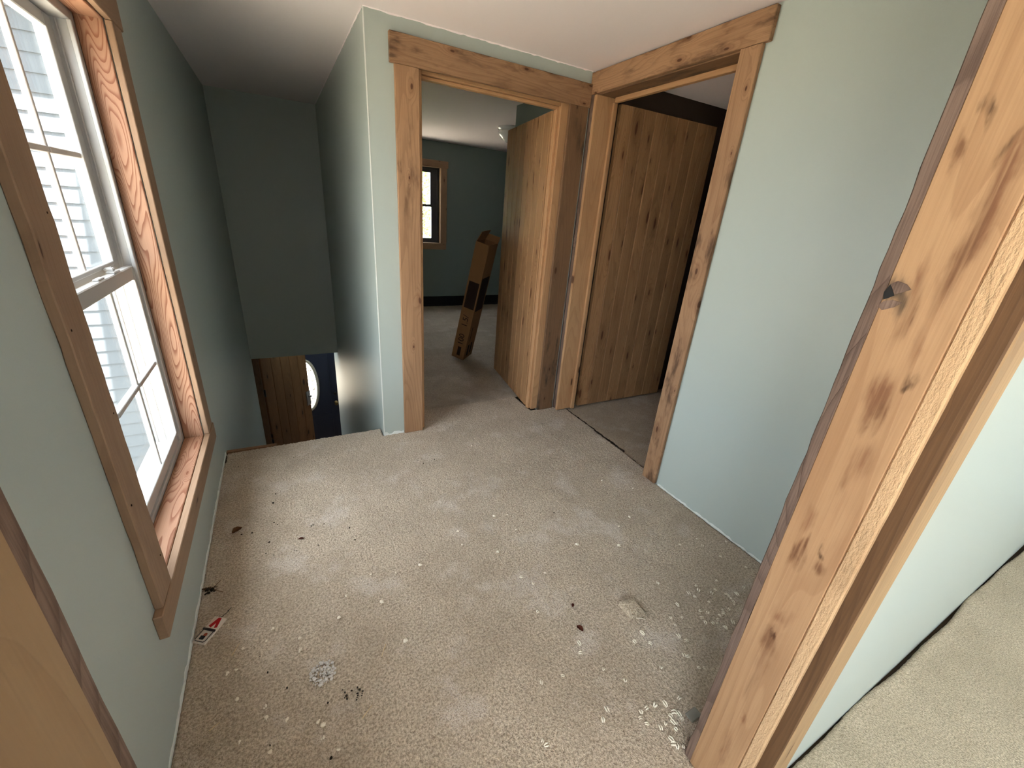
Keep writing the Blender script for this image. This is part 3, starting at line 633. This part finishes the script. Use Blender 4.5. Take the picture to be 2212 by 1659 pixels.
# unseen windows added to the near room, sized to light the hall
def simple_window(name, lo, hi, axis, label):
    e = S(empty(name, [(lo[i] + hi[i]) / 2 for i in range(3)]), label, 'window'); c = e.location.copy()
    th = .05; a = 1 - axis
    def P(nm, l, h, m):
        o = boxes(nm, [(l, h)], m, e); o.location = -c
    for nm, s0, s1, z0, z1 in (('frame', lo[a], lo[a] + th, lo[2], hi[2]), ('frame', hi[a] - th, hi[a], lo[2], hi[2]), ('frame', lo[a] + th, hi[a] - th, lo[2], lo[2] + th), ('frame', lo[a] + th, hi[a] - th, hi[2] - th, hi[2]),
                               ('mullion', (lo[a] + hi[a]) / 2 - .025, (lo[a] + hi[a]) / 2 + .025, lo[2] + th, hi[2] - th)):
        l = [0, 0, z0]; h = [0, 0, z1]; l[a], h[a] = s0, s1; l[axis], h[axis] = lo[axis], hi[axis]; P(nm, l, h, VINYL)
    for s0, s1 in ((lo[a] + th, (lo[a] + hi[a]) / 2 - .025), ((lo[a] + hi[a]) / 2 + .025, hi[a] - th)):
        l = [0, 0, lo[2] + th]; h = [0, 0, hi[2] - th]; m = (lo[axis] + hi[axis]) / 2
        l[a], h[a] = s0, s1; l[axis], h[axis] = m - .002, m + .002; P('pane', l, h, GLASS)
simple_window('added_window_3', (2.1, -2.60, .8), (3.4, -2.53, 2.05), 1, 'wide white window added unseen behind the viewer to light the near room')

simple_window('added_window_4', (-.56, -2.2, .4), (-.49, -.35, 2.1), 0, 'white side window added unseen in the near room to light the hall')

# ------------------------------------------------------------------ cardboard box
b0 = Vector((1.537, 3.772, .002)); T = Vector((1.660, 3.505, 1.211))
ez = (T - b0).normalized(); BL = (T - b0).length - .05
e1 = Vector((-.665, .747, 0)); e1 = (e1 - ez * e1.dot(ez)).normalized(); e2 = ez.cross(e1) * -1
if e2.x < 0: e2 = -e2
R = Matrix((e2, e1, ez)).transposed().to_4x4()      # local x along the wide face, y along the narrow face (going back)
R.translation = b0
box = empty('cardboard_box'); box.matrix_world = R
tag(box, 'tall brown cardboard box leaning beside the open plank door', 'box')
BX, BY = .205, .135
def bx(name, lo, hi, mat=CARD): return boxes(name, [(lo, hi)], mat, box)
bx('wide_side', (0, 0, 0), (BX, .004, BL)); bx('wide_side', (0, BY - .004, 0), (BX, BY, BL))
bx('narrow_side', (0, .004, 0), (.004, BY - .004, BL)); bx('narrow_side', (BX - .004, .004, 0), (BX, BY - .004, BL))
bx('base', (.004, .004, 0), (BX - .004, BY - .004, .004))
bx('filler', (.03, .02, .1), (BX - .03, BY - .03, BL - .04), CARDIN)
bx('flap', (-.007, .004, BL - .20), (-.002, BY - .002, BL + .004), CARD)
f = bx('flap', (0, 0, 0), (BX - .01, .004, .10), CARD); f.location = (.005, BY - .004, BL); f.rotation_euler = (.35, 0, 0)
f = bx('flap', (0, 0, 0), (.004, BY, .06), CARD); f.location = (BX - .004, 0, BL); f.rotation_euler = (0, .5, 0)
bx('print_panel', (-.0012, .010, .56), (-.0002, BY - .018, .83), PRINT)
bx('print_panel', (.018, -.0012, .54), (BX - .02, -.0002, .88), PRINT)
def text_on(body, size, mat, parent, mw):
    cu = bpy.data.curves.new('lettering', 'FONT'); cu.body = body; cu.size = size; cu.extrude = .0004; cu.align_x = 'LEFT'; cu.align_y = 'CENTER'
    tmp = bpy.data.objects.new('tmp', cu); COL.objects.link(tmp)
    bpy.context.view_layer.update()
    me = bpy.data.meshes.new_from_object(tmp.evaluated_get(bpy.context.evaluated_depsgraph_get()))
    bpy.data.objects.remove(tmp); me.name = 'lettering'
    me.materials.clear()
    o = link('lettering', me, mat, parent); o.matrix_local = mw; return o
def on_narrow(z, y):      # text runs up the narrow left face (x=0 plane, seen from -x)
    return Matrix.Translation((-.001, y, z)) @ Matrix(((0, 0, -1, 0), (0, -1, 0, 0), (1, 0, 0, 0), (0, 0, 0, 1))) if False else Matrix.Translation((-.001, y, z)) @ Matrix(((0, 0, -1), (0, 1, 0), (1, 0, 0))).to_4x4()
def on_wide(z, x):        # on the wide front face (y=0 plane, seen from -y)
    return Matrix.Translation((x, -.001, z)) @ Matrix(((-1, 0, 0), (0, 0, -1), (0, 1, 0))).to_4x4() @ Matrix.Rotation(0, 4, 'Z') if False else Matrix.Translation((x, -.001, z)) @ Matrix(((0, -1, 0), (0, 0, -1), (1, 0, 0))).to_4x4()
text_on('100', .085, PRINT, box, on_narrow(.155, BY * .5))
text_on('1.5/', .085, PRINT, box, on_narrow(.36, BY * .5))
bx('print_mark', (-.0012, BY * .35, .035), (-.0002, BY * .62, .135), PRINT)
bx('print_mark', (.05, -.0012, .035), (.085, -.0002, .16), PRINT); bx('print_mark', (.115, -.0012, .05), (.145, -.0002, .17), PRINT)
bx('print_mark', (.06, -.0012, .20), (.07, -.0002, .36), PRINT)

# ------------------------------------------------------------------ mouse trap
ta = Vector((-.419, 1.312, .003)); tb = Vector((-.357, 1.398, .003))
ax_t = (tb - ta).normalized(); ang = math.atan2(ax_t.y, ax_t.x)
TRAPW = wood('trap_pine', (255, 244, 232), (232, 196, 168), ring=0.4, freq=60, knots=0, fibre=0.2, rnd=False, tint=0)
RED = plain('red_ink', (168, 26, 34), 0.7, 0.2); WIRE = plain('dark_wire', (58, 50, 50), 0.35, 0.5, metal=0.8)
trap = tag(empty('mouse_trap', (-.380, 1.352, .003), ang), 'wooden mouse trap with a red letter V by the window wall', 'mouse trap')
board('base', (-.05, -.0235, 0), (.05, .0235, .007), 0, TRAPW, trap, bevel=.001)
poly_prism('printed_letter', [(.047, .005), (.047, -.006), (.012, -.017), (.008, -.008), (.027, -.0015), (.008, .004), (.012, .015)], .0071, .0078, RED, trap)
poly_prism('printed_spot', [(-.020 + .008 * math.cos(a * .524), .006 * math.sin(a * .524)) for a in range(12)], .0071, .0078, plain('orange_ink', (170, 84, 60), 0.7, 0.2), trap)
tube('spring_bar', [(-.002, -.022, .011), (-.002, .022, .011)], .004, WIRE, trap, n=10)
tube('snap_wire', [(-.002, -.019, .010), (-.040, -.019, .010), (-.046, -.015, .010), (-.046, .015, .010), (-.040, .019, .010), (-.002, .019, .010)], .0013, WIRE, trap)
tube('trigger_arm', [(.049, -.002, .009), (.070, -.006, .006), (.088, -.006, .006), (.094, -.005, .007)], .0011, WIRE, trap)
bm = bmesh.new(); bm_box(bm, (-.038, -.006, .008), (-.026, .008, .0115)); link('bait_pedal', finish(bm, 'bait_pedal'), BLACKM, trap)
bm = bmesh.new(); bmesh.ops.create_icosphere(bm, subdivisions=1, radius=.003); link('trigger_eye', finish(bm, 'trigger_eye'), WIRE, trap, (.078, -.006, .007))

# ------------------------------------------------------------------ things lying on the hall carpet
DRYLEAF = plain('dry_leaf', (112, 78, 50), 0.8, 0.15, var=0.3, vscale=80); RUST = plain('rust_leaf', (104, 52, 38), 0.7, 0.2, var=0.3, vscale=90)
CRUMB = plain('pale_crumb', (236, 226, 210), 0.95, 0.05); PLAST = plain('crumbled_plaster', (214, 208, 204), 0.95, 0.05, var=0.15, vscale=90)
MUD = plain('dark_crumb', (42, 36, 30), 0.9, 0.1); SLIV = plain('pale_wood_sliver', (214, 190, 150), 0.8, 0.1); TUFT = plain('cream_carpet_yarn', (240, 232, 216), 0.95, 0.05)
GREYP = plain('grey_plastic', (140, 138, 130), 0.6, 0.2)
def curled_leaf(name, loc, sx, sy_, rz, mat, label, stem=True):
    e = tag(empty(name, loc, rz), label, 'leaf')
    bm = bmesh.new(); nx, ny = 10, 6; V = []
    for i in range(nx + 1):
        u = i / nx; hw = math.sin(math.pi * min(1, u * .92 + .06)) ** .8
        V.append([bm.verts.new(((u - .5) * sx, (j / ny - .5) * sy_ * hw * (1 + .12 * math.sin(i * 2.1 + j)), .002 + .25 * sy_ * abs(j / ny - .5) ** 1.3 * 2 * hw + .06 * sx * math.sin(u * 3))) for j in range(ny + 1)])
    for i in range(nx):
        for j in range(ny): bm.faces.new((V[i][j], V[i + 1][j], V[i + 1][j + 1], V[i][j + 1]))
    bmesh.ops.solidify(bm, geom=list(bm.faces), thickness=.0006)
    link('blade', finish(bm, 'blade', True), mat, e)
    if stem: tube('stem', [(-.5 * sx, 0, .004), (-.75 * sx, .1 * sy_, .003)], .0008, mat, e, n=5)
    return e
curled_leaf('dry_leaf', (-.329, 1.875, .002), .045, .034, .6, DRYLEAF, 'curled brown dry leaf below the tall window')
curled_leaf('dry_leaf', (-.072, 1.707, .002), .024, .012, -.2, RUST, 'tiny rust red leaf scrap alone in the brighter carpet')
curled_leaf('dry_leaf', (.874, .896, .002), .018, .012, .9, RUST, 'smaller rust red leaf bit above the larger one', False)
curled_leaf('dry_leaf', (.839, .801, .002), .030, .020, 1.9, RUST, 'larger rust red leaf bit left of the carpet scrap')
def blob(bm, c, r, seed):
    k = bmesh.ops.create_icosphere(bm, subdivisions=1, radius=r); R_ = random.Random(seed)
    s = [R_.uniform(.6, 1.3) for _ in range(3)]
    for v in k['verts']:
        q = Vector((v.co.x * s[0], v.co.y * s[1], v.co.z * s[2] * .8)) * R_.uniform(.8, 1.2); v.co = q + Vector(c)
# clump of dark debris by the wall
e = tag(empty('debris_clump', (-.399, 1.551, 0)), 'ragged dark brown clump of dead leaf against the window wall', 'debris')
bm = bmesh.new()
for i in range(16): blob(bm, (rng.uniform(-.018, .022), rng.uniform(-.02, .02), .004), rng.uniform(.003, .007), i)
link('clump', finish(bm, 'clump'), MUD, e)
for i in range(6): tube('twig', [(0, 0, .004), (rng.uniform(-.03, .03), rng.uniform(-.03, .03), .006), (rng.uniform(-.04, .045), rng.uniform(-.04, .04), .004)], .0011, DRYLEAF, e, n=5)
# plaster crumble
e = tag(empty('plaster_pile', (-.042, 1.035, 0)), 'small heap of crumbled white plaster on the carpet', 'plaster', kind='stuff')
bm = bmesh.new()
for i in range(190):
    a = rng.uniform(0, 6.283); r = .040 * math.sqrt(rng.random())
    blob(bm, (r * math.cos(a), r * math.sin(a), .002 + (1 - r / .044) * .022 * rng.random()), rng.choice((.0016, .0022, .003, .0055)), i + 50)
link('crumbs', finish(bm, 'crumbs'), PLAST, e)
MUDP = [(0.008, 0.951), (0.014, 0.94), (0.017, 0.928), (0.017, 0.918), (0.031, 0.97), (0.011, 0.924), (0.052, 0.939), (0.057, 0.929), (0.062, 0.914), (0.046, 0.908), (0.034, 0.937), (0.049, 0.92)]
for i, (x, y) in enumerate(MUDP):
    bm = bmesh.new(); blob(bm, (0, 0, .003), rng.uniform(.0022, .004), i + 300)
    if i in (8, 9): blob(bm, (.003, .006, .003), .0028, i + 400); blob(bm, (-.002, -.006, .003), .0025, i + 500)
    tag(link('dark_crumb', finish(bm, 'dark_crumb'), MUD, None, (x, y, .001)), 'black crumb in the patch beside the plaster heap', 'crumb', 'black crumbs beside the plaster heap')
SPK = [(-0.147, 1.031), (-0.224, 1.179), (-0.044, 0.778), (-0.018, 1.781), (-0.2, 1.739), (-0.269, 1.832), (-0.037, 0.931), (-0.193, 0.883), (-0.201, 1.11),
       (0.676, 2.312), (1.105, 2.583), (1.511, 2.668), (1.624, 2.343), (1.523, 1.653), (1.113, 1.399), (1.652, 1.241), (0.564, 2.122), (0.593, 2.135), (0.615, 2.094), (1.04, 2.037), (1.119, 1.862), (0.69, 2.11), (1.49, 1.416)]
for i in range(22): SPK.append((rng.uniform(-.36, .4), rng.uniform(1.6, 2.55)))
for i, (x, y) in enumerate(SPK):
    bm = bmesh.new(); blob(bm, (0, 0, .003), rng.uniform(.0022, .0045), i + 700)
    lb, gp = (('tiny dark dirt speck near the stair edge of the carpet', 'dirt specks near the stairs') if y > 1.55 and x < .72 else
              ('tiny dark dirt speck in front of the two doorways', 'dirt specks before the doorways') if x > .72 else
              ('tiny dark dirt speck around the plaster heap', 'dirt specks around the plaster'))
    tag(link('dirt_speck', finish(bm, 'dirt_speck'), MUD, None, (x, y, .001)), lb, 'speck', gp)
# loose carpet tufts
T1 = [(0.781, 1.053), (0.728, 0.929), (0.601, 0.697), (0.679, 0.683), (0.856, 1.081), (0.75, 1.103), (1.092, 1.161), (1.275, 1.074), (0.8, 0.754), (0.783, 0.722), (0.823, 0.64), (0.866, 0.578), (0.749, 0.536), (0.719, 0.517), (0.517, 0.552), (0.521, 0.538), (0.995, 0.67), (1.046, 0.64), (1.048, 0.683), (1.194, 0.654), (1.169, 0.614), (1.014, 0.557), (1.183, 0.589), (1.138, 0.541), (1.128, 0.552), (1.14, 0.496), (1.156, 0.487), (0.994, 0.457), (0.935, 0.464), (0.871, 0.482), (0.903, 0.476), (0.845, 0.481), (0.831, 0.47), (0.838, 0.447), (0.87, 0.421), (0.893, 0.422), (0.924, 0.43), (0.944, 0.434), (0.917, 0.415), (0.954, 0.424), (0.926, 0.409), (0.91, 0.397), (0.954, 0.411), (0.875, 0.383), (0.873, 0.372), (0.878, 0.363), (0.895, 0.353), (1.369, 0.737), (1.379, 0.711), (1.423, 0.729), (1.433, 0.749), (1.413, 0.668), (1.466, 0.694), (1.493, 0.697), (1.518, 0.662), (1.523, 0.652), (1.518, 0.639), (1.514, 0.626), (1.504, 0.615), (1.562, 0.643), (1.342, 0.653), (1.364, 0.635), (1.322, 0.63), (1.316, 0.608), (1.376, 0.595), (1.359, 0.585), (1.434, 0.618), (1.424, 0.604), (1.399, 0.605), (1.462, 0.608), (1.372, 0.559), (1.341, 0.594), (1.422, 0.563), (1.687, 0.817), (1.669, 0.905), (1.68, 0.947), (1.805, 0.872), (1.565, 0.955), (1.744, 0.722), (1.627, 0.653), (1.544, 0.728), (1.246, 0.665), (1.203, 0.684), (1.275, 0.715), (1.285, 0.831)]
T2 = [(0.174, 1.374), (0.271, 1.344), (0.187, 1.223), (0.066, 1.306), (0.03, 1.221), (-0.103, 1.145), (-0.185, 1.272), (-0.206, 1.23), (-0.265, 1.292), (-0.276, 1.232), (-0.292, 1.161), (-0.314, 1.16), (-0.282, 1.058), (-0.204, 0.999), (-0.202, 0.965), (-0.149, 0.933), (-0.069, 0.886), (-0.056, 0.872), (-0.057, 0.838), (-0.193, 0.864), (-0.024, 0.789), (-0.269, 0.93), (-0.103, 1.192), (-0.325, 1.353), (0.229, 1.028),
      (1.543, 1.53), (1.665, 1.393), (1.47, 1.211), (1.363, 1.177), (1.088, 1.161), (1.274, 1.076), (0.867, 1.368), (0.807, 1.497), (0.877, 1.479), (0.586, 1.38), (0.599, 1.468), (0.72, 1.271), (0.374, 1.34), (0.462, 1.583), (0.967, 2.173)]
def tuft_mesh(k):
    r = random.Random(k + 20); bm = bmesh.new(); ln = r.uniform(.007, .012)
    for s in (-1, 1):
        pts = [Vector((s * .0022 + r.uniform(-.001, .001), -ln / 2, .002)), Vector((s * .0028, 0, .0045)), Vector((s * .0022 + r.uniform(-.002, .002), ln / 2, .003))]
        rings = []
        for i, p in enumerate(pts):
            rr = (.0012, .0018, .0012)[i]
            rings.append([bm.verts.new(p + Vector((rr * math.cos(a), 0, rr * math.sin(a)))) for a in (0, 1.571, 3.142, 4.712)])
        for A, B in zip(rings, rings[1:]):
            for q in range(4): bm.faces.new((A[q], A[(q + 1) % 4], B[(q + 1) % 4], B[q]))
        bm.faces.new(rings[0][::-1]); bm.faces.new(rings[-1])
    me = finish(bm, 'yarn_tuft', True); me.materials.append(TUFT); return me
def crumb_mesh(k):
    bm = bmesh.new(); blob(bm, (0, 0, .004), .0042, k + 900); blob(bm, (.004, .002, .003), .0028, k + 950)
    me = finish(bm, 'crumb'); me.materials.append(CRUMB); return me
TM = [tuft_mesh(k) for k in range(5)]; CM = [crumb_mesh(k) for k in range(5)]
for i, (x, y) in enumerate(T1):
    o = link('yarn_tuft', TM[i % 5], None, None, (x, y, .001), (0, 0, rng.uniform(0, 3.14))); s = rng.uniform(1.0, 1.7); o.scale = (s, s, s)
    lb, gp = (('loose cream carpet tuft in the heap at the foot of the knotty post', 'carpet tufts at the post foot') if y < .53 else
              ('loose cream carpet tuft in the cluster between the post and the bright wall', 'carpet tufts between post and wall') if x > 1.29 and y < .77 else
              ('loose cream carpet tuft along the foot of the bright wall', 'carpet tufts along the bright wall') if x > 1.5 else
              ('loose cream carpet tuft around the carpet offcut and rust leaf bits', 'carpet tufts around the offcut'))
    tag(o, lb, 'carpet tuft', gp)
for i, (x, y) in enumerate(T2):
    o = link('pale_crumb', CM[i % 5], None, None, (x, y, .001), (0, 0, rng.uniform(0, 6.28))); s = rng.uniform(.9, 1.7); o.scale = (s, s, s)
    lb, gp = (('pale crumb scattered between the mouse trap and the plaster heap', 'pale crumbs by the mouse trap') if x < 0 else
              ('pale crumb scattered in front of the two doorways', 'pale crumbs before the doorways') if y > 1.1 and x > .8 else
              ('pale crumb scattered in the middle of the hall carpet', 'pale crumbs in mid hall'))
    tag(o, lb, 'crumb', gp)
for (p, q, lb) in (((-.307, 1.222), (-.287, 1.258), 'pale wood sliver next to the mouse trap'), ((.164, 1.046), (.142, 1.007), 'thin straw sliver right of the plaster heap, pointing at the window wall'),
                   ((.05, .842), (.085, .866), 'thin pale sliver below the black crumbs'), ((-.347, .997), (-.322, 1.009), 'short pale sliver near the wall foot below the mouse trap')):
    m_ = Vector(((p[0] + q[0]) / 2, (p[1] + q[1]) / 2, .003)); a = Vector((p[0], p[1], .003)) - m_; b = Vector((q[0], q[1], .004)) - m_
    tag(tube('wood_sliver', [a, (a + b) / 2 + Vector((0, 0, .001)), b], [.0018, .0012, .0008], SLIV, None, m_, 5), lb, 'sliver')
# carpet scrap
sc = tag(empty('carpet_scrap', (1.083, .778, 0)), 'small square carpet offcut lying on the hall carpet', 'carpet scrap')
cor = [Vector((-.035, .040)), Vector((.040, .030)), Vector((.030, -.044)), Vector((-.030, -.030))]
bm = bmesh.new(); n = 16; V = []; UU = [0, .012] + [.012 + .976 * k / 14 for k in range(1, 14)] + [.988, 1]
for i in range(n + 1):
    row = []
    for j in range(n + 1):
        u, v = UU[i], UU[j]; p = (cor[0] * (1 - u) + cor[1] * u) * (1 - v) + (cor[3] * (1 - u) + cor[2] * u) * v
        e_ = min(u, v, 1 - u, 1 - v); jit = .0022
        row.append(bm.verts.new((p.x + rng.uniform(-jit, jit), p.y + rng.uniform(-jit, jit), (.0 if e_ == 0 else .027 - (.006 if e_ < .09 else 0)) + rng.uniform(-.001, .0015))))
    V.append(row)
for i in range(n):
    for j in range(n): bm.faces.new((V[i][j], V[i + 1][j], V[i + 1][j + 1], V[i][j + 1]))
link('pile', finish(bm, 'pile', True), carpet('carpet_scrap_pile', (232, 216, 192), (150, 130, 106), pile=150), sc)
tube('loose_yarn', [(-.012, -.038, .006), (.004, -.046, .008), (.02, -.056, .004)], .0016, TUFT, sc, n=5)
tag(board('plastic_strip', (.972, .385, .001), (1.02, .415, .006), 0, GREYP), 'flat grey strip half hidden behind the doorway post', 'strip')

# ------------------------------------------------------------------ trees beyond the bedroom window
def tree(name, loc, h, rad, nleaf, lm, label, seed):
    r = random.Random(seed); e = tag(empty(name, loc), label, 'tree', 'trees beyond the bedroom window')
    tube('trunk', [(0, 0, 0), (.1, 0, h * .4), (-.1, .1, h * .7), (0, 0, h)], [.22, .16, .09, .02], BARK, e, n=8)
    for i in range(14):
        z = h * r.uniform(.25, .9); a = r.uniform(0, 6.28); l = rad * r.uniform(.6, 1.1)
        tube('branch', [(0, 0, z), (l * .5 * math.cos(a), l * .5 * math.sin(a), z + l * .25), (l * math.cos(a), l * math.sin(a), z + l * .6)], [.05, .03, .01], BARK, e, n=5)
    bm = bmesh.new()
    for i in range(nleaf):
        a = r.uniform(0, 6.28); z = h * r.uniform(.08, 1.02); q = rad * math.sqrt(r.random()) * (1.1 - .5 * abs(z / h - .45))
        c = Vector((q * math.cos(a), q * math.sin(a), z)); s = r.uniform(.05, .11)
        u = Vector((r.uniform(-1, 1), r.uniform(-1, 1), r.uniform(-1, 1))).normalized(); v = u.orthogonal().normalized() * s * .6; u = u * s
        bm.faces.new([bm.verts.new(c + u), bm.verts.new(c + v), bm.verts.new(c - u), bm.verts.new(c - v)])
    o = link('foliage', finish(bm, 'foliage'), lm, e); o['kind'] = 'stuff'
tree('tree', (4.4, 17, -2.9), 6.2, 2.4, 7000, LEAFM, 'bushy yellow green tree outside the bedroom window', 1)
tree('tree', (9.2, 26, -2.9), 8.0, 2.6, 3000, LEAFM2, 'tall thin budding tree behind the green one', 2)
tree('tree', (1.0, 23, -2.9), 7.0, 2.4, 5000, LEAFM, 'green tree at the inner edge of the bedroom window', 3)
